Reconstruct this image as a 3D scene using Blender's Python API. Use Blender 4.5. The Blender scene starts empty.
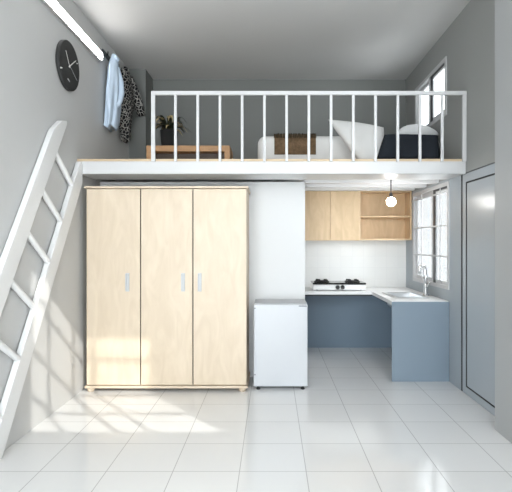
import bpy, bmesh, math, random
from mathutils import Vector, Matrix
random.seed(7)
S = bpy.context.scene
C = S.collection
PI = math.pi

# ------------------------------------------------------------------ materials
def mat(name, col, rough=0.5, metal=0.0, spec=0.5, emit=None, estr=0.0, trans=0.0):
    m = bpy.data.materials.new(name); m.use_nodes = True
    b = m.node_tree.nodes['Principled BSDF']
    b.inputs['Base Color'].default_value = (*col, 1)
    b.inputs['Roughness'].default_value = rough
    b.inputs['Metallic'].default_value = metal
    b.inputs['Specular IOR Level'].default_value = spec
    b.inputs['Transmission Weight'].default_value = trans
    if emit:
        b.inputs['Emission Color'].default_value = (*emit, 1)
        b.inputs['Emission Strength'].default_value = estr
    return m

def nodes(m):
    return m.node_tree.nodes, m.node_tree.links, m.node_tree.nodes['Principled BSDF']

def vary(m, col, amt=0.05, scale=3.0, bump=0.0, bscale=60.0):
    """slight procedural colour variation and fine bump"""
    N, L, b = nodes(m)
    tc = N.new('ShaderNodeTexCoord'); no = N.new('ShaderNodeTexNoise')
    no.inputs['Scale'].default_value = scale; no.inputs['Detail'].default_value = 4
    L.new(tc.outputs['Object'], no.inputs['Vector'])
    r = N.new('ShaderNodeValToRGB')
    r.color_ramp.elements[0].position = 0.3; r.color_ramp.elements[1].position = 0.7
    r.color_ramp.elements[0].color = (*[c * (1 - amt) for c in col], 1)
    r.color_ramp.elements[1].color = (*[min(1, c * (1 + amt)) for c in col], 1)
    L.new(no.outputs['Fac'], r.inputs['Fac']); L.new(r.outputs['Color'], b.inputs['Base Color'])
    if bump:
        n2 = N.new('ShaderNodeTexNoise'); n2.inputs['Scale'].default_value = bscale
        n2.inputs['Detail'].default_value = 3
        L.new(tc.outputs['Object'], n2.inputs['Vector'])
        bp = N.new('ShaderNodeBump'); bp.inputs['Strength'].default_value = bump
        bp.inputs['Distance'].default_value = 0.01
        L.new(n2.outputs['Fac'], bp.inputs['Height']); L.new(bp.outputs['Normal'], b.inputs['Normal'])
    return m

def paint(name, col, rough=0.5, spec=0.5):
    return vary(mat(name, col, rough, spec=spec), col, 0.02, 1.2, 0.04, 180)

def wood(name, a, b_, axis='Z', rough=0.45, scale=1.0):
    m = mat(name, a, rough)
    N, L, b = nodes(m)
    tc = N.new('ShaderNodeTexCoord'); mp = N.new('ShaderNodeMapping')
    sc = [6.0 * scale] * 3; sc['XYZ'.index(axis)] = 1.6 * scale
    mp.inputs['Scale'].default_value = sc
    L.new(tc.outputs['Object'], mp.inputs['Vector'])
    n1 = N.new('ShaderNodeTexNoise'); n1.inputs['Scale'].default_value = 1.6
    n1.inputs['Detail'].default_value = 7; n1.inputs['Distortion'].default_value = 1.4
    L.new(mp.outputs['Vector'], n1.inputs['Vector'])
    mp2 = N.new('ShaderNodeMapping'); sc2 = [90.0 * scale] * 3; sc2['XYZ'.index(axis)] = 3.0 * scale
    mp2.inputs['Scale'].default_value = sc2
    L.new(tc.outputs['Object'], mp2.inputs['Vector'])
    n2 = N.new('ShaderNodeTexNoise'); n2.inputs['Scale'].default_value = 1.0; n2.inputs['Detail'].default_value = 3
    L.new(mp2.outputs['Vector'], n2.inputs['Vector'])
    mx = N.new('ShaderNodeMath'); mx.operation = 'MULTIPLY_ADD'; mx.inputs[1].default_value = 0.10
    L.new(n2.outputs['Fac'], mx.inputs[0]); L.new(n1.outputs['Fac'], mx.inputs[2])
    r = N.new('ShaderNodeValToRGB')
    r.color_ramp.elements[0].position = 0.36; r.color_ramp.elements[1].position = 0.78
    r.color_ramp.elements[0].color = (*b_, 1); r.color_ramp.elements[1].color = (*a, 1)
    L.new(mx.outputs['Value'], r.inputs['Fac']); L.new(r.outputs['Color'], b.inputs['Base Color'])
    return m

def tiles(name, col, grout, size, msize, off, rough, plane='XY', vari=0.02, bump=0.15):
    m = mat(name, col, rough)
    N, L, b = nodes(m)
    tc = N.new('ShaderNodeTexCoord'); sp = N.new('ShaderNodeSeparateXYZ'); cb = N.new('ShaderNodeCombineXYZ')
    L.new(tc.outputs['Object'], sp.inputs[0])
    L.new(sp.outputs[plane[0]], cb.inputs['X']); L.new(sp.outputs[plane[1]], cb.inputs['Y'])
    ad = N.new('ShaderNodeVectorMath'); ad.operation = 'ADD'; ad.inputs[1].default_value = (off[0], off[1], 0)
    L.new(cb.outputs[0], ad.inputs[0])
    br = N.new('ShaderNodeTexBrick'); br.offset = 0.0; br.squash = 1.0
    br.inputs['Scale'].default_value = 1.0
    br.inputs['Brick Width'].default_value = size; br.inputs['Row Height'].default_value = size
    br.inputs['Mortar Size'].default_value = msize; br.inputs['Mortar Smooth'].default_value = 0.3
    br.inputs['Bias'].default_value = 0.0
    br.inputs['Color1'].default_value = (*col, 1)
    br.inputs['Color2'].default_value = (*[c * (1 - vari) for c in col], 1)
    br.inputs['Mortar'].default_value = (*grout, 1)
    L.new(ad.outputs[0], br.inputs['Vector'])
    L.new(br.outputs['Color'], b.inputs['Base Color'])
    bp = N.new('ShaderNodeBump'); bp.inputs['Strength'].default_value = bump; bp.inputs['Distance'].default_value = 0.002
    bp.invert = True
    L.new(br.outputs['Fac'], bp.inputs['Height']); L.new(bp.outputs['Normal'], b.inputs['Normal'])
    return m

def glass_mat():
    m = bpy.data.materials.new('clear_glass'); m.use_nodes = True
    N, L = m.node_tree.nodes, m.node_tree.links
    N.clear()
    o = N.new('ShaderNodeOutputMaterial'); t = N.new('ShaderNodeBsdfTransparent'); g = N.new('ShaderNodeBsdfGlossy')
    t.inputs['Color'].default_value = (0.97, 0.98, 0.98, 1); g.inputs['Roughness'].default_value = 0.02
    lw = N.new('ShaderNodeLayerWeight'); lw.inputs['Blend'].default_value = 0.5
    pw = N.new('ShaderNodeMath'); pw.operation = 'POWER'; pw.inputs[1].default_value = 5.0
    f = N.new('ShaderNodeMath'); f.operation = 'MULTIPLY_ADD'; f.inputs[1].default_value = 0.4; f.inputs[2].default_value = 0.03
    L.new(lw.outputs['Facing'], pw.inputs[0]); L.new(pw.outputs[0], f.inputs[0])
    mx = N.new('ShaderNodeMixShader')
    L.new(f.outputs[0], mx.inputs[0]); L.new(t.outputs[0], mx.inputs[1]); L.new(g.outputs[0], mx.inputs[2])
    L.new(mx.outputs[0], o.inputs[0])
    return m

GREYWALL = (0.34, 0.355, 0.365)
M = {}
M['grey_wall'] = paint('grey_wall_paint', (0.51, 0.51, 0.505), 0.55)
M['loft_wall'] = paint('shaded_grey_green_paint', (0.150, 0.156, 0.148), 0.6)  # darkened to stand in for the dimmer light in the loft
M['blue_grey_wall'] = paint('blue_grey_wall_paint', (0.31, 0.345, 0.375), 0.42)
M['upper_wall'] = paint('neutral_grey_wall_paint', (0.265, 0.27, 0.26), 0.55)
M['white_wall'] = paint('white_wall_paint', (0.66, 0.665, 0.67), 0.6)
M['ceiling'] = paint('ceiling_paint', (0.56, 0.555, 0.545), 0.7)
M['white_paint'] = vary(mat('white_gloss_paint', (0.70, 0.70, 0.70), 0.35), (0.70, 0.70, 0.70), 0.01, 2)
M['pier_wall'] = paint('soft_grey_wall_paint', (0.335, 0.342, 0.345), 0.5)
M['door_paint'] = paint('satin_blue_grey_door_paint', (0.33, 0.36, 0.385), 0.27)
M['rail_white'] = vary(mat('white_rail_paint', (0.53, 0.53, 0.535), 0.35), (0.53, 0.53, 0.535), 0.01, 2)
M['window_white'] = vary(mat('shaded_window_white', (0.50, 0.50, 0.505), 0.4), (0.50, 0.50, 0.505), 0.01, 2)  # white darkened to stand in for shade on the window frames
M['blue_panel'] = paint('blue_paint_lit', (0.20, 0.252, 0.305), 0.4)  # lighter copy of the blue paint, for the stronger light on the end panel
M['blue_wall'] = paint('blue_paint_shaded', (0.15, 0.205, 0.265), 0.5)  # darker copy of the same blue, shade under the worktop put into the colour
M['floor'] = tiles('white_floor_tiles', (0.69, 0.69, 0.69), (0.40, 0.40, 0.40), 0.4, 0.003, (0.195 + 0.4 * 20, -0.082 + 0.4 * 20), 0.10)
M['splash'] = tiles('white_wall_tiles', (0.80, 0.80, 0.79), (0.735, 0.735, 0.735), 0.15, 0.002, (3, 3), 0.25, 'XZ')
M['birch'] = wood('pale_birch_veneer', (0.625, 0.525, 0.405), (0.55, 0.45, 0.335))
M['birch_edge'] = wood('pale_birch_edge', (0.625, 0.525, 0.405), (0.55, 0.45, 0.335), 'X')
M['oak'] = wood('tan_cabinet_veneer', (0.70, 0.525, 0.335), (0.58, 0.42, 0.25))
M['oak_x'] = wood('tan_cabinet_veneer_flat', (0.70, 0.525, 0.335), (0.58, 0.42, 0.25), 'X')
M['deck'] = wood('loft_floor_board', (0.55, 0.43, 0.29), (0.45, 0.34, 0.22), 'X')
M['bench'] = wood('brown_bench_wood', (0.42, 0.235, 0.105), (0.30, 0.16, 0.068), 'X')
M['bench_dark'] = wood('dark_bench_wood', (0.06, 0.035, 0.018), (0.04, 0.022, 0.012), 'X')
M['steel'] = mat('brushed_steel', (0.62, 0.63, 0.64), 0.28, 1.0)
M['chrome'] = mat('chrome', (0.8, 0.81, 0.82), 0.1, 1.0)
M['handle_metal'] = mat('satin_handle_grey', (0.50, 0.51, 0.52), 0.55, 0.0)
M['black'] = mat('black_plastic', (0.012, 0.012, 0.013), 0.4)
M['black_gap'] = mat('painted_gap_shade', (0.012, 0.013, 0.014), 0.8)  # near-black colour painted in as shade inside narrow gaps
M['black_glass'] = mat('black_glass', (0.012, 0.012, 0.013), 0.12)
M['iron'] = mat('cast_iron', (0.015, 0.015, 0.016), 0.6)
M['dark_grey'] = mat('dark_grey_plastic', (0.06, 0.065, 0.07), 0.5)
M['worktop'] = vary(mat('white_worktop', (0.76, 0.76, 0.76), 0.3), (0.76, 0.76, 0.76), 0.02, 12)
M['fridge'] = vary(mat('white_enamel', (0.51, 0.525, 0.55), 0.33), (0.51, 0.525, 0.55), 0.01, 4)
M['fridge_top'] = mat('grey_fridge_top', (0.45, 0.46, 0.48), 0.4)
M['hob_white'] = mat('hob_white_enamel', (0.78, 0.78, 0.78), 0.35)
M['badge'] = mat('grey_badge', (0.16, 0.17, 0.19), 0.35, 0.5)
M['glass'] = glass_mat()
M['bulb'] = mat('lit_bulb_glass', (0.9, 0.9, 0.9), 0.3, emit=(1.0, 0.97, 0.92), estr=58.0)
M['tube'] = mat('lit_lamp_diffuser', (0.9, 0.9, 0.9), 0.3, emit=(1.0, 0.98, 0.95), estr=20.0)
M['lamp_body'] = mat('lamp_housing_grey', (0.45, 0.45, 0.45), 0.4, 0.3)
M['clock_face'] = vary(mat('clock_face_dark', (0.018, 0.018, 0.018), 0.5), (0.018, 0.018, 0.018), 0.2, 9)
M['hand'] = mat('white_clock_hand', (0.75, 0.75, 0.72), 0.4)
M['bedding'] = vary(mat('white_cotton', (0.60, 0.595, 0.585), 0.9, spec=0.1), (0.60, 0.595, 0.585), 0.03, 6, 0.35, 9)
M['pillow_grey'] = vary(mat('pale_grey_cotton', (0.60, 0.605, 0.61), 0.9, spec=0.1), (0.60, 0.605, 0.61), 0.03, 6, 0.3, 10)
M['navy'] = vary(mat('charcoal_cotton', (0.016, 0.019, 0.024), 0.9, spec=0.1), (0.016, 0.019, 0.024), 0.15, 8, 0.3, 14)
M['throw'] = vary(mat('brown_wool', (0.125, 0.082, 0.048), 0.95, spec=0.1), (0.125, 0.082, 0.048), 0.25, 30, 0.6, 60)
M['fringe'] = vary(mat('dark_wool_fringe', (0.06, 0.045, 0.028), 0.95, spec=0.1), (0.06, 0.045, 0.028), 0.3, 60)
M['shirt'] = vary(mat('pale_blue_cotton', (0.52, 0.62, 0.74), 0.9, spec=0.1), (0.52, 0.62, 0.74), 0.06, 7, 0.35, 14)
M['leaf'] = vary(mat('dark_leaf', (0.03, 0.035, 0.018), 0.5), (0.03, 0.035, 0.018), 0.4, 20)
M['leaf_tip'] = vary(mat('straw_leaf_tip', (0.42, 0.34, 0.18), 0.6), (0.42, 0.34, 0.18), 0.3, 20)
M['pot'] = mat('matt_black_pot', (0.012, 0.012, 0.012), 0.8, spec=0.2)
M['soil'] = vary(mat('soil', (0.02, 0.015, 0.01), 0.9), (0.02, 0.015, 0.01), 0.4, 40)
M['view_dimmer'] = paint('dark_outside_grey', (0.095, 0.095, 0.095), 0.8)  # kept dark so the view through the side windows stays dim
M['outside'] = paint('outside_render', (0.5, 0.5, 0.5), 0.8)

def pattern_cloth():
    m = mat('black_white_patterned_cotton', (0.05, 0.05, 0.05), 0.9, spec=0.1)
    N, L, b = nodes(m)
    tc = N.new('ShaderNodeTexCoord'); v = N.new('ShaderNodeTexVoronoi'); v.feature = 'DISTANCE_TO_EDGE'
    v.inputs['Scale'].default_value = 25
    L.new(tc.outputs['Object'], v.inputs['Vector'])
    r = N.new('ShaderNodeValToRGB'); r.color_ramp.interpolation = 'CONSTANT'
    r.color_ramp.elements[0].color = (0.32, 0.31, 0.29, 1); r.color_ramp.elements[1].position = 0.06
    r.color_ramp.elements[1].color = (0.014, 0.014, 0.016, 1)
    L.new(v.outputs['Distance'], r.inputs['Fac']); L.new(r.outputs['Color'], b.inputs['Base Color'])
    return m
M['pattern'] = pattern_cloth()

# ------------------------------------------------------------------ mesh helpers
def box(bm, x0, x1, y0, y1, z0, z1):
    v = [bm.verts.new((x, y, z)) for z in (z0, z1) for y in (y0, y1) for x in (x0, x1)]
    for f in ((0, 2, 3, 1), (4, 5, 7, 6), (0, 1, 5, 4), (2, 6, 7, 3), (0, 4, 6, 2), (1, 3, 7, 5)):
        bm.faces.new([v[i] for i in f])
    return bm

def bx(*a):
    return box(bmesh.new(), *a)

def prism(bm, pts, axis, a, b):
    """closed polygon pts (2-D) extruded between a and b along axis"""
    def P(p, t):
        return {'X': (t, p[0], p[1]), 'Y': (p[0], t, p[1]), 'Z': (p[0], p[1], t)}[axis]
    lo = [bm.verts.new(P(p, a)) for p in pts]; hi = [bm.verts.new(P(p, b)) for p in pts]
    n = len(pts)
    bm.faces.new(lo[::-1]); bm.faces.new(hi)
    for i in range(n):
        bm.faces.new((lo[i], lo[(i + 1) % n], hi[(i + 1) % n], hi[i]))
    bmesh.ops.recalc_face_normals(bm, faces=bm.faces[:])
    return bm

def tube(bm, pts, r, seg=12, caps=True):
    pts = [Vector(p) for p in pts]
    rr = r if isinstance(r, (list, tuple)) else [r] * len(pts)
    rings = []
    ref = None
    for i, p in enumerate(pts):
        d = (pts[min(i + 1, len(pts) - 1)] - pts[max(i - 1, 0)]).normalized()
        if ref is None:
            ref = Vector((0, 0, 1)) if abs(d.z) < 0.9 else Vector((1, 0, 0))
        s = d.cross(ref).normalized(); t = s.cross(d).normalized(); ref = t
        rings.append([bm.verts.new(p + rr[i] * (math.cos(2 * PI * k / seg) * s + math.sin(2 * PI * k / seg) * t)) for k in range(seg)])
    for a, b in zip(rings, rings[1:]):
        for k in range(seg):
            bm.faces.new((a[k], a[(k + 1) % seg], b[(k + 1) % seg], b[k]))
    if caps:
        bm.faces.new(rings[0][::-1]); bm.faces.new(rings[-1])
    bmesh.ops.recalc_face_normals(bm, faces=bm.faces[:])
    return bm

def lathe(bm, prof, seg=32, center=(0, 0, 0), axis='Z'):
    cx, cy, cz = center
    rings = []
    for r, h in prof:
        ring = []
        for k in range(seg):
            a = 2 * PI * k / seg
            c, s = r * math.cos(a), r * math.sin(a)
            ring.append(bm.verts.new((cx + c, cy + s, cz + h) if axis == 'Z' else (cx + h, cy + c, cz + s)))
        rings.append(ring)
    for a, b in zip(rings, rings[1:]):
        for k in range(seg):
            bm.faces.new((a[k], a[(k + 1) % seg], b[(k + 1) % seg], b[k]))
    bm.faces.new(rings[0][::-1]); bm.faces.new(rings[-1])
    bmesh.ops.recalc_face_normals(bm, faces=bm.faces[:])
    return bm

def holed_wall(us, vs, solid, place, t0, t1):
    """slab on a grid of cells; solid(i, j) says which cells exist; place(u, v, t) -> xyz"""
    bm = bmesh.new(); cache = {}
    def V(i, j, k):
        if (i, j, k) not in cache:
            cache[(i, j, k)] = bm.verts.new(place(us[i], vs[j], (t0, t1)[k]))
        return cache[(i, j, k)]
    nu, nv = len(us) - 1, len(vs) - 1
    ok = lambda i, j: 0 <= i < nu and 0 <= j < nv and solid(i, j)
    for i in range(nu):
        for j in range(nv):
            if not ok(i, j): continue
            for k in (0, 1):
                bm.faces.new((V(i, j, k), V(i + 1, j, k), V(i + 1, j + 1, k), V(i, j + 1, k)))
            for (di, dj, a, b) in ((-1, 0, (i, j), (i, j + 1)), (1, 0, (i + 1, j), (i + 1, j + 1)),
                                   (0, -1, (i, j), (i + 1, j)), (0, 1, (i, j + 1), (i + 1, j + 1))):
                if not ok(i + di, j + dj):
                    bm.faces.new((V(*a, 0), V(*b, 0), V(*b, 1), V(*a, 1)))
    bmesh.ops.recalc_face_normals(bm, faces=bm.faces[:])
    return bm

def wall_rect(u0, u1, v0, v1, holes, place, t0, t1):
    us = sorted({u0, u1, *[h[0] for h in holes], *[h[1] for h in holes]})
    vs = sorted({v0, v1, *[h[2] for h in holes], *[h[3] for h in holes]})
    def solid(i, j):
        cu, cv = (us[i] + us[i + 1]) / 2, (vs[j] + vs[j + 1]) / 2
        return not any(h[0] < cu < h[1] and h[2] < cv < h[3] for h in holes)
    return holed_wall(us, vs, solid, place, t0, t1)

def pillow(corners, thick, n=18, puff=0.45, sag=0.04, wob=0.0, seed=0, under=1.0):
    """soft cushion between four corner points"""
    rnd = random.Random(seed)
    c = [Vector(p) for p in corners]
    nrm = (c[1] - c[0]).cross(c[3] - c[0]).normalized()
    ctr = sum(c, Vector()) / 4
    ph = [rnd.uniform(0, 6) for _ in range(4)]
    bm = bmesh.new(); top = {}; bot = {}
    for i in range(n + 1):
        for j in range(n + 1):
            u, v = i / n, j / n
            p = c[0] * (1 - u) * (1 - v) + c[1] * u * (1 - v) + c[2] * u * v + c[3] * (1 - u) * v
            bu, bv = 1 - (2 * u - 1) ** 2, 1 - (2 * v - 1) ** 2
            edge = (1 - bu) * bv + (1 - bv) * bu
            p = p + (ctr - p) * sag * edge
            h = thick / 2 * (max(bu, 0) * max(bv, 0)) ** puff
            w = wob * (math.sin(7 * u + ph[0] + 3 * v) + math.sin(9 * v + ph[1] - 4 * u) * 0.7) * bu * bv
            inner = 0 < i < n and 0 < j < n
            top[i, j] = bm.verts.new(p + nrm * (h + w if inner else 0))
            bot[i, j] = bm.verts.new(p - nrm * (h * under - w * 0.5)) if inner else top[i, j]
    for i in range(n):
        for j in range(n):
            bm.faces.new((top[i, j], top[i + 1, j], top[i + 1, j + 1], top[i, j + 1]))
            q = (bot[i, j], bot[i, j + 1], bot[i + 1, j + 1], bot[i + 1, j])
            try: bm.faces.new(q)
            except ValueError: pass
    bmesh.ops.recalc_face_normals(bm, faces=bm.faces[:])
    return bm

# ------------------------------------------------------------------ object helpers
ORG = {}
def link(name, bm, m, parent=None, org=(0, 0, 0), bevel=0.0, smooth=False, label=None, seg=2):
    if parent is not None: org = ORG[parent.name]
    o_ = Vector(org)
    for v in bm.verts: v.co -= o_
    me = bpy.data.meshes.new(name); bm.to_mesh(me); bm.free()
    for mm in (m if isinstance(m, (list, tuple)) else [m]): me.materials.append(mm)
    if smooth:
        for p in me.polygons: p.use_smooth = True
    o = bpy.data.objects.new(name, me); C.objects.link(o)
    if parent is not None: o.parent = parent
    else: o.location = o_
    ORG[o.name] = org
    if bevel:
        b = o.modifiers.new('Bevel', 'BEVEL'); b.width = bevel; b.segments = seg
        b.limit_method = 'ANGLE'; b.angle_limit = math.radians(40)
    if label: o['label'] = label
    return o

def thing(name, label, cat, loc, group=None):
    o = bpy.data.objects.new(name, None); C.objects.link(o)
    o.location = loc; o.empty_display_size = 0.1
    o['label'] = label; o['category'] = cat
    if group: o['group'] = group
    ORG[o.name] = tuple(loc)
    return o

def tag(o, label, cat, group=None, kind=None):
    if label: o['label'] = label
    if cat: o['category'] = cat
    if group: o['group'] = group
    if kind: o['kind'] = kind
    return o

def struct(name, bm, m, label, cat, **k):
    return tag(link(name, bm, m, **k), label, cat, kind='structure')

# ------------------------------------------------------------------ room numbers (metres; camera stands at the origin)
XL, XR, XP = -1.767, 1.757, 1.639       # wall_left, wall_right, near pier
YB, ZC = 6.30, 3.52                      # back wall, ceiling
LY, LZ0, LZ1 = 4.35, 2.0, 2.133          # loft front, underside, floor
YW = 0.60                                # wall with the sunny window

# ------------------------------------------------------------------ the setting
struct('floor', bx(-1.95, 4.4, -0.8, 6.5, -0.12, 0), M['floor'], 'glossy white square tiled floor with thin grey joints', 'floor')
bm = bmesh.new()
prism(bm, [(-1.917, -0.75), (0.54, -0.75), (0.54, YW - 0.06), (2.45, YW - 0.06), (2.45, 3.19), (1.63, 3.19), (1.63, 3.54), (1.907, 3.54), (1.907, 6.45), (-1.917, 6.45)], 'Z', ZC, ZC + 0.15)
struct('ceiling', bm, M['ceiling'], 'plain pale grey flat ceiling above the sleeping loft', 'ceiling')

struct('wall_left', bx(XL - 0.15, XL, -0.75, 6.45, 0, ZC), M['grey_wall'], 'long plain grey wall carrying clock, tube lamp and ladder', 'wall')

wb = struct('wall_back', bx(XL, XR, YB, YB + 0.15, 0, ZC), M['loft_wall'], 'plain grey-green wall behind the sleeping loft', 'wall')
link('tile_backsplash', bx(0.30, XR - 0.001, YB - 0.012, YB, 0.79, 2.06), M['splash'], wb, label='white square tiled backsplash')
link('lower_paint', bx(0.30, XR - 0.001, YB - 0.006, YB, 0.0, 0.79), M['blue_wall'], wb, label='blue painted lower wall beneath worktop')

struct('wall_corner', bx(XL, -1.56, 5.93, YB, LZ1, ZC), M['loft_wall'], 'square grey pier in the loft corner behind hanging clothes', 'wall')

KW = (4.75, 5.96, 0.905, 1.985)          # kitchen window opening (Y, Y, Z, Z)
UW = (4.82, 5.87, 2.66, 3.25)            # loft window opening
DO = (3.53, 4.462, 0.0, 2.012)           # door opening
def right_place(u, v, t): return (t, u, v)
wr = struct('wall_right', wall_rect(3.53, YB + 0.15, 0, 2.012, [KW, DO], right_place, XR, XR + 0.055), M['blue_grey_wall'],
       'grey wall with the kitchen window, loft window and flush door', 'wall')
link('upper_wall', wall_rect(3.53, YB + 0.15, 2.012, ZC, [UW], right_place, XR, XR + 0.055), M['upper_wall'], wr, label='neutral grey upper wall with the loft window')
struct('wall_view_dimmer', bx(6.0, 6.2, 3.54, 26.0, -0.1, 4.6), M['view_dimmer'], 'dark wall added outside to dim the view through the windows', 'wall')  # added outside to hold down the brightness seen through the side windows
struct('wall_pier', bx(XP, 4.3, 3.20, 3.53, 0, 5.7), M['pier_wall'], 'plain grey wall end projecting in front of the flush door', 'wall')  # outer run and extra height are added to block sun from the side windows

# partition behind wardrobe and fridge (front of the bathroom block)
struct('wall_partition', bx(XL, 0.339, 4.93, YB, 0, 2.0), M['white_wall'], 'white partition wall behind wardrobe and small fridge', 'wall')

# front of the room, behind the camera
fw_holes = [(0.595, 2.02, 2.177, 3.425)]
def front_place(u, v, t): return (u, t, v)
struct('wall_front', wall_rect(0.54, 2.45, 0, ZC, fw_holes, front_place, YW - 0.06, YW), M['grey_wall'],
       'grey front wall with the high gridded window', 'wall')
struct('wall_return', bx(0.44, 0.54, -0.6, YW, 0, ZC), M['grey_wall'], 'short grey return wall beside the entrance', 'wall')
struct('wall_side', bx(2.30, 2.45, YW, 3.20, 0, ZC), M['grey_wall'], 'plain grey wall of the front bay', 'wall')
struct('wall_entrance', wall_rect(XL, 0.54, 0, ZC, [(XL + 0.1, 0.34, 0.0, 2.62)], front_place, -0.75, -0.6), M['grey_wall'],
       'grey entrance wall with the wide glazed opening', 'wall')

# eave of the roof outside the loft window
struct('trim_1', bx(1.91, 2.21, 3.6, 6.6, 3.60, 3.72), M['outside'], 'grey roof eave outside above the loft window', 'eave')

# ---- windows
def side_window(name, Y0, Y1, Z0, Z1, label, mid, bars_h, bars_v, cat='window'):
    w = tag(thing(name, label, cat, (XR, (Y0 + Y1) / 2, Z0)), label, cat, kind='structure')
    x0, x1 = XR - 0.012, XR + 0.05
    f = 0.04
    link('window_frame', wall_rect(Y0, Y1, Z0, Z1, [(Y0 + f, Y1 - f, Z0 + f, Z1 - f)], right_place, x0, x1), M['window_white'], w, bevel=0.003)
    for nm, a, b, xo in (('sash', mid - 0.03, Y1 - f, 0.026), ('sash', Y0 + f, mid + 0.03, 0.004)):
        g = 0.038
        sa = link(nm, wall_rect(a, b, Z0 + f, Z1 - f, [(a + g, b - g, Z0 + f + g, Z1 - f - g)], right_place, XR + xo, XR + xo + 0.020), M['window_white'], w, bevel=0.002)
        link('pane', bx(XR + xo + 0.008, XR + xo + 0.012, a + g - 0.005, b - g + 0.005, Z0 + f + g - 0.005, Z1 - f - g + 0.005), M['glass'], sa)
    link('dark_strip', bx(XR - 0.002, XR + 0.0035, mid - 0.105, mid - 0.045, Z0 + f, Z1 - f), M['black'], w, label='dark vertical strip between sashes')  # near-black strip over the gap between the sashes
    link('dark_strip', bx(XR - 0.002, XR + 0.0035, Y0 + f, mid - 0.105, Z1 - f - 0.022, Z1 - f), M['dark_grey'], w, label='dark strip painted as the shadow line above the near sash')  # dark strip drawn in for the shadow line at the window head
    for z in bars_h:
        link('grille_bar', tube(bmesh.new(), [(XR - 0.002, Y0 + 0.01, z), (XR - 0.002, Y1 - 0.01, z)], 0.009, 8), M['window_white'], w)
    for y in bars_v:
        link('grille_bar', tube(bmesh.new(), [(XR - 0.004, y, Z0 + 0.01), (XR - 0.004, y, Z1 - 0.01)], 0.008, 8), M['window_white'], w)
    return w
side_window('window_1', *KW, 'white framed sliding kitchen window with gridded bars above the sink', 5.27, (1.235, 1.55, 1.89), (5.62, 5.0))
side_window('window_2', *UW, 'white framed sliding window above the loft bed', 5.36, (), ())

# sunny front window: positions chosen so bars fall as in the photo
w3 = tag(thing('window_3', 'high front window with a grid of slim bars', 'window', (1.26, YW, 2.177)), None, None, kind='structure')
wx0, wx1, wz0, wz1 = 0.595, 2.02, 2.177, 3.425
link('window_frame', wall_rect(wx0, wx1, wz0, wz1, [(wx0 + 0.012, wx1 - 0.012, wz0 + 0.012, wz1 - 0.012)], front_place, YW - 0.05, YW - 0.01), M['white_paint'], w3)
for dx, hw in ((0.255, 0.018), (0.635, 0.022), (0.88, 0.018)):
    link('grille_bar', bx(wx0 + dx - hw, wx0 + dx + hw, YW - 0.04, YW - 0.02, wz0, wz1), M['white_paint'], w3)
for c in (2.935, 3.272, 3.655):
    z = c - 0.755 * YW
    link('grille_bar', bx(wx0, wx1, YW - 0.04, YW - 0.02, z - 0.018, z + 0.018), M['white_paint'], w3)
link('pane', bx(wx0 + 0.012, wx1 - 0.012, YW - 0.034, YW - 0.028, wz0 + 0.012, wz1 - 0.012), M['glass'], w3)

d2 = tag(thing('door_2', 'wide glazed entrance doors behind the viewer', 'door', (-0.66, -0.7, 0)), None, None, kind='structure')
ex0, ex1 = XL + 0.1, 0.34
for a, b in ((ex0, (ex0 + ex1) / 2), ((ex0 + ex1) / 2, ex1)):
    fr = link('door_frame', wall_rect(a, b, 0, 2.62, [(a + 0.05, b - 0.05, 0.05, 2.57)], front_place, -0.70, -0.66), M['white_paint'], d2)
    link('pane', bx(a + 0.05, b - 0.05, -0.684, -0.678, 0.05, 2.57), M['glass'], fr)

# ---- flush door in the right wall
d1 = tag(thing('door_1', 'tall flush grey door with dark shadow gaps', 'door', (XR, 4.0, 0)), None, None, kind='structure')
link('shade_backing', bx(XR + 0.056, XR + 0.10, DO[0], DO[1], 0.0, DO[3]), M['black_gap'], d1, label='black backing painted as shade behind the gaps')  # black sheet stands in for the shade inside the gaps
link('dark_strip', bx(XR + 0.001, XR + 0.055, 4.4255, 4.461, 0.002, 2.0), M['black_gap'], d1, label='black strip painted as the shadow gap beside the door frame')  # dark strips fill the door gaps in place of real shade
link('dark_strip', bx(XR + 0.002, XR + 0.055, DO[0], 4.461, 2.0005, 2.0115), M['dark_grey'], d1, label='thin dark strip painted as shade above the door frame')
dark_strip = prism(bmesh.new(), [(DO[0], 0.069), (4.3515, 0.069), (4.3515, 1.9245), (DO[0], 1.9245), (DO[0], 1.9125), (4.339, 1.9125), (4.339, 0.0795), (DO[0], 0.0795)], 'X', XR + 0.001, XR + 0.055)
link('dark_strip', dark_strip, M['black_gap'], d1, label='black strip painted as shade around the door leaf')
bm = bmesh.new()
box(bm, XR, XR + 0.055, 4.352, 4.425, 0.004, 2.0)
box(bm, XR, XR + 0.055, DO[0], 4.352, 1.925, 2.0)
box(bm, XR, XR + 0.055, DO[0], 4.352, 0.004, 0.068)
link('door_frame', bm, M['door_paint'], d1)
link('door_leaf', bx(XR + 0.004, XR + 0.045, DO[0], 4.338, 0.080, 1.912), M['door_paint'], d1, bevel=0.002)

# ------------------------------------------------------------------ loft
lf = thing('loft_platform', 'white sleeping loft platform spanning the room above wardrobe and kitchen', 'loft', (0, LY, LZ0))
link('fascia', bx(XL + 0.001, XR - 0.001, LY, LY + 0.05, LZ0, 2.112), M['rail_white'], lf, bevel=0.002)
link('deck', bx(XL + 0.001, XR - 0.001, LY - 0.004, YB - 0.001, 2.112, LZ1), M['deck'], lf, label='light wood loft floorboards')
link('soffit', bx(XL + 0.001, XR - 0.001, LY + 0.05, YB - 0.001, 2.075, 2.112), M['white_paint'], lf)
link('beam', bx(XL + 0.001, XR - 0.001, LY + 0.05, 4.79, LZ0 + 0.004, 2.075), M['white_paint'], lf)
for y, z in ((5.05, LZ0 + 0.004), (5.45, LZ0 + 0.004), (5.90, 2.022)):
    link('beam', bx(0.34, XR - 0.001, y, y + 0.10, z, 2.075), M['white_paint'], lf)

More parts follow.
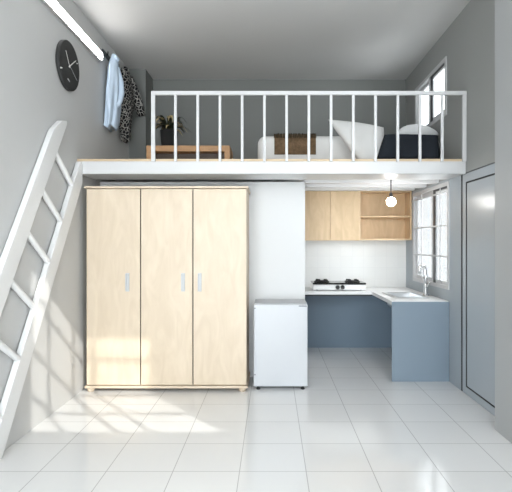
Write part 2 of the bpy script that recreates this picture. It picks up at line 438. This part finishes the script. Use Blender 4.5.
rl = thing('loft_railing', 'white loft railing with fifteen thin upright bars', 'railing', (0.33, 4.336, 2.108))
x0, dx = (153.4 - 272) / 480 * 4.336, 22.2 * 4.336 / 480
for k in range(15):
    hw = 0.017 if k in (0, 14) else 0.012
    x = x0 + dx * k if k < 14 else XR - 0.022
    link('baluster', bx(x - hw, x + hw, 4.336 - hw, 4.3455, 2.108, 2.71), M['rail_white'], rl, bevel=0.002)
link('top_rail', bx(x0 - 0.017, XR - 0.004, 4.318, 4.3455, 2.706, 2.741), M['rail_white'], rl, bevel=0.003)

# ------------------------------------------------------------------ ladder
ld = thing('loft_ladder', 'white steep ladder with round rungs leaning up to the loft edge', 'ladder', (-1.735, 3.05, 0))
uy, uz = 0.561, 0.828
def LP(u, v): return (3.05 + u * uy - v * uz, u * uz + v * uy)
def stringer(v0, v1, top):
    b0, b1 = LP(-v0 * uy / uz, v0), LP(-v1 * uy / uz, v1)
    pts = [(b0[0], 0.0)] + top + [(b1[0], 0.0)]
    return prism(bmesh.new(), pts, 'X', -1.758, -1.715)
ye = 4.345
def on_y(v): u = (ye - 3.05 + v * uz) / uy; return LP(u, v)
link('stringer', stringer(0.0, 0.142, [on_y(0.0), (ye, 2.10), LP((2.10 - 0.142 * uy) / uz, 0.142)]), M['white_paint'], ld, bevel=0.004)
link('stringer', stringer(0.522, 0.672, [LP(2.50, 0.522), LP(2.525, 0.54), LP(2.45, 0.61), LP(2.28, 0.672)]), M['white_paint'], ld, bevel=0.004)
for k in range(7):
    u = 2.175 - 0.392 * k
    a, b = LP(u, 0.132), LP(u, 0.532)
    if min(a[1], b[1]) < 0.03: continue
    link('rung', tube(bmesh.new(), [(-1.736, *a), (-1.736, *b)], 0.022, 14), M['white_paint'], ld, smooth=False)

# ------------------------------------------------------------------ wardrobe
FY = 4.425
px = lambda x, Y: (x - 272) * Y / 480
pz = lambda y, Y: 1.371 + (243.1 - y) * Y / 480
wd = thing('wardrobe', 'tall pale birch wardrobe with three plain doors and grey handles', 'wardrobe', (-0.97, 4.66, 0))
WX0, WX1 = px(86.3, FY), px(246.5, FY)
zt = pz(188.6, FY); zb = pz(385.3, FY)
link('carcass', bx(WX0, WX1, FY + 0.022, 4.915, zb, zt), M['birch'], wd, bevel=0.002)
link('carcass', bx(WX0 + 0.004, WX1 - 0.004, FY + 0.0185, FY + 0.0225, zb + 0.002, zt - 0.002), M['black_gap'], wd, label='dark sheet painted as the shadow gap behind the doors')  # black sheet painted in as shade behind the door seams
link('top_board', bx(WX0 - 0.016, WX1 + 0.016, FY - 0.014, 4.915, zt + 0.002, zt + 0.022), M['birch_edge'], wd, bevel=0.004)
link('plinth', bx(WX0 - 0.012, WX1 + 0.012, FY - 0.012, 4.915, zb - 0.026, zb - 0.003), M['birch_edge'], wd, bevel=0.004)
for fx in (px(90.2, FY), px(242.6, FY)):
    for fy in (FY + 0.02, 4.86):
        link('foot', lathe(bmesh.new(), [(0.024, 0), (0.032, 0.012), (0.034, 0.028), (0.030, zb - 0.027)], 20, (fx, fy, 0)), M['birch'], wd, smooth=False)
for a, b, hx in ((86.6, 139.95, 127.6), (141.05, 192.35, 183.2), (193.45, 246.3, 199.8)):
    d = link('door', bx(px(a, FY), px(b, FY), FY, FY + 0.018, zb + 0.004, zt - 0.004), M['birch'], wd, bevel=0.0015)
    hc = px(hx, FY); z0, z1 = pz(291.5, FY), pz(273, FY)
    bm = bmesh.new()
    box(bm, hc - 0.017, hc + 0.017, FY - 0.006, FY - 0.0005, z0, z1)
    box(bm, hc - 0.017, hc - 0.008, FY - 0.02, FY - 0.006, z0 + 0.008, z1 - 0.008)
    box(bm, hc + 0.008, hc + 0.013, FY - 0.014, FY - 0.006, z0 + 0.012, z1 - 0.012)
    link('handle', bm, M['handle_metal'], d, bevel=0.002, label='grey metal recessed pull handle')

# ------------------------------------------------------------------ fridge
GY = 4.50
fg = thing('fridge', 'small white single-door fridge beside the wardrobe', 'fridge', (0.08, 4.69, 0))
gx0, gx1 = px(253.6, GY), px(307.6, GY)
gz0, gz1 = pz(386.6, GY), pz(304.6, GY)
link('body', bx(gx0 + 0.004, gx1 - 0.004, GY + 0.06, 4.88, gz0 + 0.006, gz1 - 0.004), M['fridge'], fg, bevel=0.006)
link('top_panel', bx(gx0 + 0.001, gx1 - 0.001, GY + 0.058, 4.885, gz1 - 0.004, gz1 + 0.006), M['fridge_top'], fg, bevel=0.004)
dr = link('door', bx(gx0, gx1, GY, GY + 0.052, gz0, gz1), M['fridge'], fg, bevel=0.007, seg=3)
link('gasket', bx(gx0 + 0.012, gx1 - 0.012, GY + 0.05, GY + 0.062, gz0 + 0.02, gz1 - 0.012), M['dark_grey'], fg)
bm = bmesh.new()
hx = px(255.0, GY); za, zb_ = pz(374, GY), pz(308.5, GY)
box(bm, hx - 0.008, hx + 0.004, GY - 0.012, GY, za, zb_)
link('handle', bm, M['fridge'], dr, bevel=0.003)
for z in (zb_ - 0.002, za - 0.008):
    link('handle_cap', bx(hx - 0.006, hx + 0.005, GY - 0.014, GY + 0.001, z, z + 0.010), M['dark_grey'], dr, label='dark end cap of the handle')
bm = bx(px(298.8, GY), px(306.6, GY), GY - 0.003, GY + 0.002, gz1 - 0.020, gz1 - 0.008)
bdg = link('badge', bm, M['badge'], dr, label='small dark grey badge')
bm = bmesh.new()
for k in range(6):
    xx = px(299.4 + k * 1.15, GY); box(bm, xx, xx + 0.006, GY - 0.0045, GY - 0.003, gz1 - 0.016, gz1 - 0.012)
link('badge_lettering', bm, M['handle_metal'], dr, label='tiny pale lettering strip')
for fx in (px(258.3, GY), px(302.8, GY)):
    for fy in (GY + 0.012, 4.83):
        link('foot', lathe(bmesh.new(), [(0.019, 0), (0.019, 0.010), (0.014, 0.014), (0.013, gz0 + 0.002)], 16, (fx, fy, 0)), M['black'], fg)

# ------------------------------------------------------------------ kitchen worktop
CT = 0.795; CB = 0.755
kx0, kin = 0.345, 1.188                  # room side of the worktop; inner corner
ky_back, ky_end = 5.735, 4.77
SX0, SX1, SY0, SY1 = 1.30, 1.62, 5.02, 5.56   # sink cut-out
wt = thing('kitchen_worktop', 'white corner worktop with a blue end panel standing on the tiles', 'worktop', (1.2, 5.6, 0))
us = [kx0, kin, SX0, SX1, XR - 0.002]; vs = [ky_end, SY0, SY1, ky_back, YB - 0.014]
us2 = us; vs2 = vs
def solid(i, j):
    cx, cy = (us[i] + us[i + 1]) / 2, (vs[j] + vs[j + 1]) / 2
    if cx < kin and cy < ky_back: return False
    return not (SX0 < cx < SX1 and SY0 < cy < SY1)
link('top', holed_wall(us, vs, solid, lambda u, v, t: (u, v, t), CB, CT), M['worktop'], wt, bevel=0.003)
link('end_panel', bx(kin, XR - 0.002, ky_end - 0.022, ky_end - 0.0005, 0.0, CT - 0.007), M['blue_panel'], wt, bevel=0.002, label='blue end panel of the worktop')
link('support_batten', bx(kx0, kin + 0.02, ky_back + 0.05, ky_back + 0.07, CB - 0.022, CB - 0.0005), M['dark_grey'], wt, label='dark batten beneath the worktop')

# sink
sk = thing('kitchen_sink', 'stainless steel sink set in the worktop by the window', 'sink', (1.46, 5.29, CT))
rim = wall_rect(SX0 - 0.022, SX1 + 0.022, SY0 - 0.022, SY1 + 0.022, [(SX0 + 0.018, SX1 - 0.018, SY0 + 0.018, SY1 - 0.018)], lambda u, v, t: (u, v, t), CT + 0.0005, CT + 0.007)
link('rim', rim, M['steel'], sk, bevel=0.002)
bm = bmesh.new()
b0 = [(SX0 + 0.02, SY0 + 0.02), (SX1 - 0.02, SY0 + 0.02), (SX1 - 0.02, SY1 - 0.02), (SX0 + 0.02, SY1 - 0.02)]
levels = [(0.0, CT + 0.004), (0.004, CT - 0.03), (0.012, CT - 0.13), (0.04, CT - 0.155)]
rings = []
for ins, z in levels:
    rings.append([bm.verts.new((x + (ins if x < 1.45 else -ins), y + (ins if y < 5.29 else -ins), z)) for x, y in b0])
outer = [[bm.verts.new((v.co.x + (-0.003 if v.co.x < 1.46 else 0.003), v.co.y + (-0.003 if v.co.y < 5.29 else 0.003), v.co.z - (0.003 if k else 0))) for v in r] for k, r in enumerate(rings)]
for R_ in (rings, outer):
    for a, b in zip(R_, R_[1:]):
        for k in range(4): bm.faces.new((a[k], a[(k + 1) % 4], b[(k + 1) % 4], b[k]))
    bm.faces.new(R_[-1])
for k in range(4): bm.faces.new((rings[0][k], rings[0][(k + 1) % 4], outer[0][(k + 1) % 4], outer[0][k]))
bmesh.ops.recalc_face_normals(bm, faces=bm.faces[:])
bs = link('basin', bm, M['steel'], sk)
link('drain', lathe(bmesh.new(), [(0.04, 0), (0.04, 0.004), (0.03, 0.005), (0.012, 0.002)], 20, (1.46, 5.29, CT - 0.155)), M['chrome'], sk)

fc = thing('kitchen_faucet', 'chrome swan-neck faucet standing behind the sink', 'faucet', (1.69, 5.27, CT))
link('base', lathe(bmesh.new(), [(0.036, 0), (0.036, 0.010), (0.027, 0.02), (0.025, 0.125), (0.020, 0.14)], 20, (1.69, 5.27, CT + 0.0005)), M['chrome'], fc, smooth=False)
pts = [(1.69, 5.27, CT + 0.09), (1.688, 5.27, CT + 0.20), (1.68, 5.27, CT + 0.28)] + [(1.65 + 0.03 * math.cos(a), 5.27, CT + 0.285 + 0.035 * math.sin(a)) for a in [PI * k / 8 for k in range(1, 9)]] + [(1.615, 5.27, CT + 0.235)]
link('spout', tube(bmesh.new(), pts, 0.020, 14), M['chrome'], fc, smooth=True)
link('lever', tube(bmesh.new(), [(1.69, 5.255, CT + 0.09), (1.69, 5.21, CT + 0.115), (1.688, 5.16, CT + 0.15)], [0.013, 0.010, 0.009], 12), M['chrome'], fc, smooth=True)

# gas hob
HY = 5.82
hb = thing('gas_hob', 'white two-burner gas hob with black top on the worktop', 'gas hob', (0.82, 6.0, CT))
hx0, hx1 = px(313.3, HY), px(365.6, HY)
hz1 = pz(284.5, HY)
bm = bmesh.new()
prism(bm, [(HY, CT + 0.008), (6.14, CT + 0.008), (6.14, hz1), (HY + 0.012, hz1), (HY, hz1 - 0.01)], 'X', hx0, hx1)
link('body', bm, M['hob_white'], hb, bevel=0.004)
for fx in (hx0 + 0.05, hx1 - 0.05):
    for fy in (HY + 0.05, 6.09):
        link('foot', lathe(bmesh.new(), [(0.012, 0), (0.012, 0.009)], 12, (fx, fy, CT)), M['black'], hb)
link('glass_top', bx(hx0 - 0.006, hx1 + 0.006, HY - 0.004, 6.146, hz1, hz1 + 0.020), M['black_glass'], hb, bevel=0.004)
for kx in (337.6, 342.6):
    link('knob', lathe(bmesh.new(), [(0.024, 0), (0.026, -0.004), (0.023, -0.022), (0.018, -0.025)], 20, (0, 0, 0), 'X'), M['black'], hb)
    o = C.objects[-1]
    # knob profile runs along X; turn it to face the room
    for v in o.data.vertices:
        x, y, z = v.co + Vector(ORG[hb.name])
        v.co = Vector((px(kx, HY) + y, HY + x + 0.001, pz(287.3, HY) + z)) - Vector(ORG[hb.name])
for bxp in (0.62, 1.00):
    c = (bxp, 5.98, hz1 + 0.020)
    bn = link('burner', lathe(bmesh.new(), [(0.075, 0), (0.075, 0.004), (0.05, 0.006), (0.045, 0.018), (0.03, 0.022)], 24, c), M['iron'], hb)
    link('burner_cap', lathe(bmesh.new(), [(0.032, 0.0), (0.034, 0.006), (0.02, 0.010)], 20, (c[0], c[1], c[2] + 0.021)), M['steel'], bn, label='pale steel burner cap')
    bm = bmesh.new()
    for k in range(4):
        a = PI / 4 + k * PI / 2
        ca, sa_ = math.cos(a), math.sin(a)
        tube(bm, [(c[0] + 0.095 * ca, c[1] + 0.095 * sa_, c[2]), (c[0] + 0.09 * ca, c[1] + 0.09 * sa_, c[2] + 0.026), (c[0] + 0.035 * ca, c[1] + 0.035 * sa_, c[2] + 0.026)], 0.008, 8)
    ringp = [(c[0] + 0.092 * math.cos(2 * PI * k / 24), c[1] + 0.092 * math.sin(2 * PI * k / 24), c[2] + 0.007) for k in range(25)]
    tube(bm, ringp, 0.005, 6, False)
    link('pan_support', bm, M['iron'], bn)

# ------------------------------------------------------------------ wall cabinets
CY = 6.02; cz0, cz1 = pz(240.2, CY), pz(190.4, CY)
cb = thing('wall_cabinet', 'tan wall cabinet with two plain doors above the gas hob', 'cabinet', (0.72, YB - 0.012, cz0))
cxa, cxm, cxe = 0.345, px(359.2, CY), XR - 0.003
link('carcass', bx(cxa, cxm, CY + 0.02, YB - 0.0125, cz0, cz1), M['oak'], cb, bevel=0.0015)
for a, b in ((cxa, px(329.8, CY)), (px(330.3, CY), cxm)):
    link('door', bx(a + 0.001, b - 0.001, CY, CY + 0.019, cz0 - 0.004, cz1), M['oak'], cb, bevel=0.0015)
os_ = thing('open_shelf_unit', 'tan open wall shelf of two compartments beside the window', 'shelf', (1.42, YB - 0.012, cz0))
t = 0.018
link('side_panel', bx(cxm + 0.001, cxm + 0.001 + t, CY + 0.004, YB - 0.0125, cz0, cz1), M['oak'], os_)
link('side_panel', bx(cxe - t, cxe, CY + 0.004, YB - 0.0125, cz0, cz1), M['oak'], os_)
link('back_panel', bx(cxm + t + 0.001, cxe - t, YB - 0.022, YB - 0.0125, cz0 + t, cz1 - t), M['oak'], os_)
link('top_panel', bx(cxm + t + 0.001, cxe - t, CY + 0.004, YB - 0.0125, cz1 - t, cz1), M['oak_x'], os_)
link('bottom_panel', bx(cxm + t + 0.001, cxe - t, CY + 0.004, YB - 0.0125, cz0, cz0 + t + 0.002), M['oak_x'], os_)
zs = pz(217.2, CY)
link('shelf', bx(cxm + t + 0.001, cxe - t, CY + 0.012, YB - 0.022, zs, zs + t), M['oak_x'], os_)

# ------------------------------------------------------------------ pendant lamp
pd = thing('pendant_lamp', 'bare round lit bulb hanging on a black cord over the worktop', 'lamp', (1.24, 5.0, 1.86))
bz = pz(201.8, 5.0); bxx = px(391, 5.0)
prof = [(0.0 + 0.047 * math.sin(PI * k / 16) + 0.0005, -0.047 * math.cos(PI * k / 16)) for k in range(17)]
link('bulb', lathe(bmesh.new(), prof, 28, (bxx, 5.0, bz)), M['bulb'], pd, smooth=True)
link('lamp_holder', lathe(bmesh.new(), [(0.014, 0.043), (0.018, 0.056), (0.018, 0.085), (0.008, 0.10)], 16, (bxx, 5.0, bz)), M['black'], pd)
link('cord', tube(bmesh.new(), [(bxx, 5.0, bz + 0.095), (bxx, 5.0, 2.06)], 0.006, 8), M['black'], pd)
link('ceiling_rose', lathe(bmesh.new(), [(0.035, 0.0), (0.04, 0.012), (0.04, 0.0195)], 20, (bxx, 5.0, 2.055)), M['black'], pd)

# ------------------------------------------------------------------ tube lamp on the left wall
lm = thing('wall_lamp', 'long lit white tube lamp fixed high on the grey wall', 'lamp', (XL, 4.1, 3.26))
y0, y1 = 3.35, 4.90
link('housing', prism(bmesh.new(), [(XL, 3.222), (XL + 0.030, 3.222), (XL + 0.030, 3.232), (XL + 0.018, 3.236), (XL + 0.018, 3.307), (XL + 0.042, 3.309), (XL + 0.042, 3.318), (XL, 3.318)], 'Y', y0, y1), M['lamp_body'], lm, bevel=0.003)  # top lip is added to shade the wall above the lamp
link('diffuser', prism(bmesh.new(), [(XL + 0.0185, 3.243), (XL + 0.036, 3.248), (XL + 0.044, 3.27), (XL + 0.040, 3.295), (XL + 0.0185, 3.302)], 'Y', y0 + 0.01, y1 - 0.012), M['tube'], lm, smooth=False)
for a, b in ((y0, y0 + 0.009), (y1 - 0.011, y1)):
    link('end_cap', bx(XL + 0.0185, XL + 0.046, a, b, 3.235, 3.31), M['lamp_body'], lm, bevel=0.002)

# ------------------------------------------------------------------ clock
ck = thing('wall_clock', 'round black wall clock with pale hands on the grey wall', 'clock', (XL, 4.10, 2.887))
cc = (XL + 0.0005, 4.115, 2.89)
link('case', lathe(bmesh.new(), [(0.195, 0.0), (0.208, 0.004), (0.208, 0.030), (0.204, 0.034)], 56, cc, 'X'), M['clock_face'], ck)
fx = XL + 0.0345
def flat_bar(p, q, w, x):
    p, q = Vector(p), Vector(q); d = (q - p).normalized(); n = Vector((-d.y, d.x)) * w
    return prism(bmesh.new(), [p + n, q + n * 0.6, q - n * 0.6, p - n], 'X', x, x + 0.0015)
c2 = Vector((4.105, 2.885))
link('hour_hand', flat_bar(c2 - Vector((-0.01, 0.012)), c2 + Vector((-0.072, 0.105)), 0.0045, fx), M['hand'], ck)
link('minute_hand', flat_bar(c2 - Vector((0.016, 0.012)), c2 + Vector((0.130, 0.095)), 0.005, fx + 0.002), M['hand'], ck)
link('second_hand', flat_bar(c2 - Vector((0.03, -0.016)), c2 + Vector((0.15, -0.075)), 0.0015, fx + 0.004), M['handle_metal'], ck)
link('hub', lathe(bmesh.new(), [(0.009, 0.0), (0.009, 0.006)], 16, (fx, c2.x, c2.y), 'X'), M['hand'], ck)
link('hour_mark', flat_bar(c2 + Vector((-0.178, -0.078)), c2 + Vector((-0.140, -0.066)), 0.007, fx), M['hand'], ck)
link('hour_mark', flat_bar(c2 + Vector((0.150, 0.078)), c2 + Vector((0.178, 0.088)), 0.005, fx), M['hand'], ck)
link('face_mark', flat_bar(c2 + Vector((-0.035, -0.118)), c2 + Vector((0.005, -0.132)), 0.006, fx), M['handle_metal'], ck, label='small grey mark on the dial')

# ------------------------------------------------------------------ coat rail and clothes
cr = thing('coat_rail', 'dark hook rail on the grey wall at the lamp end', 'coat rack', (XL, 5.35, 3.37))
link('rail', bx(XL + 0.0005, XL + 0.018, 4.97, 5.80, 3.335, 3.385), M['dark_grey'], cr, bevel=0.003)
for y in (5.06, 5.10 + 0.14, 5.42, 5.53, 5.72):
    link('hook', tube(bmesh.new(), [(XL + 0.017, y, 3.36), (XL + 0.030, y, 3.348), (XL + 0.037, y, 3.365), (XL + 0.038, y, 3.39)], 0.006, 8), M['black'], cr, smooth=True)

def garment(rows, folds, seed, seg=40):
    """rows: (z, centre x, centre y, half x, half y)"""
    rnd = random.Random(seed); bm = bmesh.new(); rings = []
    ph = [rnd.uniform(0, 6.28) for _ in range(4)]
    # refine rows by linear interpolation
    R_ = []
    for a, b in zip(rows, rows[1:]):
        for k in range(5):
            t_ = k / 5; R_.append([p + (q - p) * t_ for p, q in zip(a, b)])
    R_.append(list(rows[-1]))
    ztop, zbot = R_[0][0], R_[-1][0]
    for z, cx, cy, hx_, hy_ in R_:
        f = (ztop - z) / (ztop - zbot)
        ring = []
        for k in range(seg):
            a = 2 * PI * k / seg
            w = 1 + folds * f ** 0.5 * (math.sin(5 * a + ph[0] + 2.5 * z) + 0.6 * math.sin(9 * a + ph[1] - 4 * z) + 0.4 * math.sin(14 * z + 2 * a + ph[2]))
            zz = z + (0.02 * math.sin(3 * a + ph[3]) if f > 0.98 else 0)
            ring.append(bm.verts.new((max(cx + hx_ * w * math.cos(a), XL + (0.048 if z > 3.30 else 0.02)), cy + hy_ * w * math.sin(a), zz)))
        rings.append(ring)
    for a, b in zip(rings, rings[1:]):
        for k in range(seg): bm.faces.new((a[k], a[(k + 1) % seg], b[(k + 1) % seg], b[k]))
    bm.faces.new(rings[0]); bm.faces.new(rings[-1][::-1])
    bmesh.ops.recalc_face_normals(bm, faces=bm.faces[:])
    return bm
sh = thing('hanging_shirt', 'pale blue shirt hanging on the hook rail next to the lamp', 'shirt', (XL + 0.08, 5.1, 3.36))
bx_ = XL + 0.088
link('shirt_body', garment([(3.365, bx_ + 0.005, 5.08, 0.02, 0.03), (3.30, bx_, 5.10, 0.042, 0.07), (3.22, bx_ - 0.004, 5.10, 0.05, 0.12), (3.0, bx_ - 0.006, 5.11, 0.054, 0.145), (2.80, bx_ - 0.008, 5.10, 0.054, 0.155), (2.66, bx_ - 0.012, 5.09, 0.05, 0.15), (2.58, bx_ - 0.018, 5.06, 0.042, 0.12)], 0.17, 3), M['shirt'], sh, smooth=True)
sleeve = [(bx_ + 0.022, 5.12, 3.24), (bx_ + 0.044, 5.15, 3.10), (bx_ + 0.052, 5.16, 2.98), (bx_ + 0.046, 5.12, 2.88), (bx_ + 0.036, 5.06, 2.82)]
link('sleeve', tube(bmesh.new(), sleeve, [0.03, 0.042, 0.04, 0.036, 0.03], 16), M['shirt'], sh, smooth=True)
link('collar', tube(bmesh.new(), [(bx_ + 0.03, 5.02 + 0.02, 3.34), (bx_ + 0.045, 5.08, 3.31), (bx_ + 0.035, 5.13, 3.345)], [0.012, 0.02, 0.012], 10), M['shirt'], sh, smooth=True)
ps = thing('hanging_shirt', 'black and white patterned shirt hanging behind the pale blue shirt', 'shirt', (XL + 0.08, 5.5, 3.36))
link('shirt_body', garment([(3.385, bx_, 5.50, 0.02, 0.03), (3.30, bx_, 5.51, 0.05, 0.09), (3.15, bx_, 5.53, 0.065, 0.15), (2.95, bx_, 5.53, 0.068, 0.16), (2.75, bx_ - 0.006, 5.50, 0.06, 0.14), (2.64, bx_ - 0.01, 5.52, 0.052, 0.10), (2.555, bx_ - 0.012, 5.55, 0.045, 0.07)], 0.10, 9), M['pattern'], ps, smooth=True)
sleeve = [(bx_ + 0.03, 5.58, 3.30), (bx_ + 0.06, 5.68, 3.15), (bx_ + 0.085, 5.75, 3.02), (bx_ + 0.10, 5.80, 2.91)]
link('sleeve', tube(bmesh.new(), sleeve, [0.03, 0.05, 0.052, 0.05], 16), M['pattern'], ps, smooth=True)

# ------------------------------------------------------------------ things on the loft
bn = thing('low_bench', 'low brown wooden bench on the loft under the plant', 'bench', (-0.87, 5.1, LZ1))
BY = 4.95
qx0, qx1 = px(146.3, BY), px(229.8, BY); bt = pz(145.5, BY)
link('bench_top', bx(qx0, qx1, BY, BY + 0.36, bt - 0.060, bt), M['bench'], bn, bevel=0.003)
for a in (qx0, qx1 - 0.055):
    link('leg_panel', bx(a, a + 0.055, BY, BY + 0.36, LZ1, bt - 0.0605), M['bench'], bn, bevel=0.002)
link('back_panel', bx(qx0 + 0.056, qx1 - 0.056, BY + 0.12, BY + 0.14, LZ1, bt - 0.061), M['bench_dark'], bn, label='dark back panel of the bench')

pt = thing('potted_plant', 'spiky plant in a black pot on the low wooden bench', 'plant', (px(169, 5.12), 5.12, bt))
pc = px(169, 5.12)
pth = pz(131, 5.12) - bt
link('pot', lathe(bmesh.new(), [(0.074, 0.0005), (0.078, 0.004), (0.094, pth), (0.087, pth), (0.083, pth - 0.03)], 28, (pc, 5.12, bt)), M['pot'], pt)
link('soil', lathe(bmesh.new(), [(0.082, pth - 0.035), (0.082, pth - 0.029), (0.03, pth - 0.024)], 20, (pc, 5.12, bt)), M['soil'], pt)
rnd = random.Random(4)
for k in range(40):
    a = 2 * PI * k * 0.381966  + rnd.uniform(-.12, .12)
    ln = rnd.uniform(0.15, 0.24); up = rnd.uniform(0.05, 0.17)
    bm = bmesh.new()
    base = Vector((pc + 0.012 * math.cos(a), 5.12 + 0.012 * math.sin(a), bt + pth - 0.025))
    d = Vector((math.cos(a), math.sin(a), 0)); s = Vector((-math.sin(a), math.cos(a), 0))
    prev = None; n = 7
    for i in range(n + 1):
        t_ = i / n
        p = base + d * ln * t_ + Vector((0, 0, 0.02 + up * math.sin(t_ * 2.3) - 0.075 * t_ ** 2.4 + 0.02 * t_))
        w = 0.017 * math.sin(PI * min(1, 0.18 + t_ * 0.82)) + 0.001
        cur = [bm.verts.new(p + s * w), bm.verts.new(p + Vector((0, 0, -0.004 * (1 - t_)))), bm.verts.new(p - s * w)]
        if prev:
            for q in (0, 1):
                f = bm.faces.new((prev[q], prev[q + 1], cur[q + 1], cur[q])); f.material_index = 1 if (i > n * 0.55 and k % 2 == 0) else 0
        prev = cur
    bmesh.ops.solidify(bm, geom=bm.faces[:], thickness=0.0015)
    link('leaf', bm, [M['leaf'], M['leaf_tip']], pt)

MY = 4.90; mt = pz(134.6, MY)
bed = link('mattress', bx(px(257.5, MY), 1.735, MY, 6.02, LZ1 + 0.0005, mt), M['bedding'], bevel=0.085, seg=6, smooth=True, org=(0.8, 5.4, LZ1))
tag(bed, 'white low mattress lying on the loft floor', 'mattress')
# brown throw draped over top and front
def drape(x0, x1, y_front, y_back, z_top, z_low, th, r=0.05, seg=8):
    prof = [(y_back, z_top)] + [(y_front + r - r * math.sin(a), z_top - r + r * math.cos(a)) for a in [PI / 2 * k / seg for k in range(seg + 1)]] + [(y_front, z_low)]
    out = [(y_back, z_top + th)] + [(y_front + r - (r + th) * math.sin(a), z_top - r + (r + th) * math.cos(a)) for a in [PI / 2 * k / seg for k in range(seg + 1)]] + [(y_front - th, z_low)]
    return prism(bmesh.new(), prof + out[::-1], 'X', x0, x1)
th = thing('brown_throw', 'brown wool throw draped over the white mattress edge', 'blanket', (px(295, MY), MY, mt))
ta, tb = px(274.3, MY - 0.02), px(316.0, MY - 0.02)
link('throw_cloth', drape(ta, tb, MY - 0.004, 5.65, mt + 0.004, pz(154.6, MY), 0.012, 0.086), M['throw'], th)
bm = bmesh.new(); n = 46
for k in range(n):
    xx = ta + (tb - ta) * (k + 0.5) / n
    tube(bm, [(xx, MY + 0.075, mt + 0.020), (xx + rnd.uniform(-.006, .006), MY + 0.025, mt + 0.008 + rnd.uniform(0, .012)), (xx + rnd.uniform(-.006, .006), MY - 0.022, mt - 0.035)], 0.0042, 5)
link('fringe', bm, M['fringe'], th, label='dark fringe along the throw')

# big white pillow leaning against the mattress front
pl = link('leaning_pillow', pillow([(px(361, 4.66), 4.655, LZ1 + 0.012), (px(382, 4.66), 4.655, LZ1 + 0.012), (px(384, 4.76), 4.775, pz(127, 4.76)), (px(328, 4.80), 4.80, pz(119.5, 4.80))], 0.15, 22, 0.36, -0.05, 0.006, 2), M['bedding'], smooth=True, org=(px(358, 4.7), 4.66, LZ1))
tag(pl, 'big rumpled white pillow leaning on the mattress middle', 'pillow')
dk = link('dark_cushion', pillow([(px(376.5, 4.47), 4.47, LZ1 + 0.010), (px(440, 4.47), 4.47, LZ1 + 0.010), (px(438, 4.51), 4.515, pz(135.5, 4.51)), (px(384.5, 4.51), 4.515, pz(134.5, 4.51))], 0.115, 22, 0.16, -0.01, 0.003, 5), M['navy'], smooth=True, org=(px(407, 4.5), 4.48, LZ1))
tag(dk, 'charcoal rectangular cushion standing near the end railing post', 'cushion')
wp = link('bed_pillow', pillow([(px(396, 5.0), 4.97, mt + 0.022), (1.735, 4.97, mt + 0.022), (1.735, 5.42, mt + 0.022), (px(396, 5.4), 5.42, mt + 0.022)], 0.29, 22, 0.42, 0.03, 0.0, 8, 0.12), M['pillow_grey'], smooth=True, org=(1.5, 5.1, mt))
tag(wp, 'pale rounded pillow lying on the mattress behind the charcoal cushion', 'pillow')

# ------------------------------------------------------------------ daylight, sun, camera
wld = bpy.data.worlds.new('daylight'); S.world = wld; wld.use_nodes = True
bg = wld.node_tree.nodes['Background']
bg.inputs['Color'].default_value = (0.93, 0.97, 1.0, 1); WN, WL = wld.node_tree.nodes, wld.node_tree.links
wtc = WN.new('ShaderNodeTexCoord'); wsp = WN.new('ShaderNodeSeparateXYZ'); wmr = WN.new('ShaderNodeMapRange')
wmr.interpolation_type = 'SMOOTHSTEP'                # the sky is brighter on the sun's side
wmr.inputs['From Min'].default_value = -0.75; wmr.inputs['From Max'].default_value = 0.55
wmr.inputs['To Min'].default_value = 17.0; wmr.inputs['To Max'].default_value = 4.0
WL.new(wtc.outputs['Generated'], wsp.inputs[0]); WL.new(wsp.outputs['Y'], wmr.inputs['Value'])
WL.new(wmr.outputs['Result'], bg.inputs['Strength'])

def portal(name, loc, rot, sx, sy):
    l = bpy.data.lights.new(name, 'AREA'); l.shape = 'RECTANGLE'; l.size = sx; l.size_y = sy
    l.cycles.is_portal = True
    o = bpy.data.objects.new(name, l); C.objects.link(o); o.location = loc; o.rotation_euler = rot
portal('entrance_daylight', ((ex0 + ex1) / 2, -0.74, 1.31), (PI / 2, 0, 0), ex1 - ex0, 2.62)
portal('front_window_daylight', (1.263, YW - 0.055, 2.78), (PI / 2, 0, 0), 1.33, 1.2)
portal('kitchen_window_daylight', (XR + 0.06, 5.355, 1.445), (PI / 2, 0, PI / 2), 1.2, 1.07)
portal('loft_window_daylight', (XR + 0.06, 5.345, 2.955), (PI / 2, 0, PI / 2), 1.05, 0.58)

sun = bpy.data.lights.new('sun', 'SUN'); sun.energy = 3.8; sun.angle = math.radians(0.6); sun.color = (1.0, 0.95, 0.88)
so = bpy.data.objects.new('sun', sun); C.objects.link(so)
so.rotation_euler = Vector((-0.81, 1.0, -0.755)).to_track_quat('-Z', 'Y').to_euler(); so.location = (4, -4, 6)

cam = bpy.data.cameras.new('camera'); co = bpy.data.objects.new('camera', cam); C.objects.link(co)
co.location = (0, 0, 1.371); co.rotation_euler = (PI / 2, 0, 0)
cam.sensor_width = 36; cam.sensor_fit = 'HORIZONTAL'; cam.lens = 480 / 512 * 36
cam.shift_x = -16 / 512; cam.shift_y = -2.9 / 512
cam.clip_start = 0.05
S.camera = co

S.view_settings.view_transform = 'Standard'; S.view_settings.look = 'None'
S.view_settings.gamma = 1; S.view_settings.use_curve_mapping = False
S.view_settings.exposure = 0.0
S.cycles.max_bounces = 12; S.cycles.diffuse_bounces = 8; S.cycles.glossy_bounces = 6
S.cycles.transparent_max_bounces = 12
S.cycles.caustics_reflective = False; S.cycles.caustics_refractive = False
S.cycles.use_denoising = True
S.cycles.sample_clamp_indirect = 6
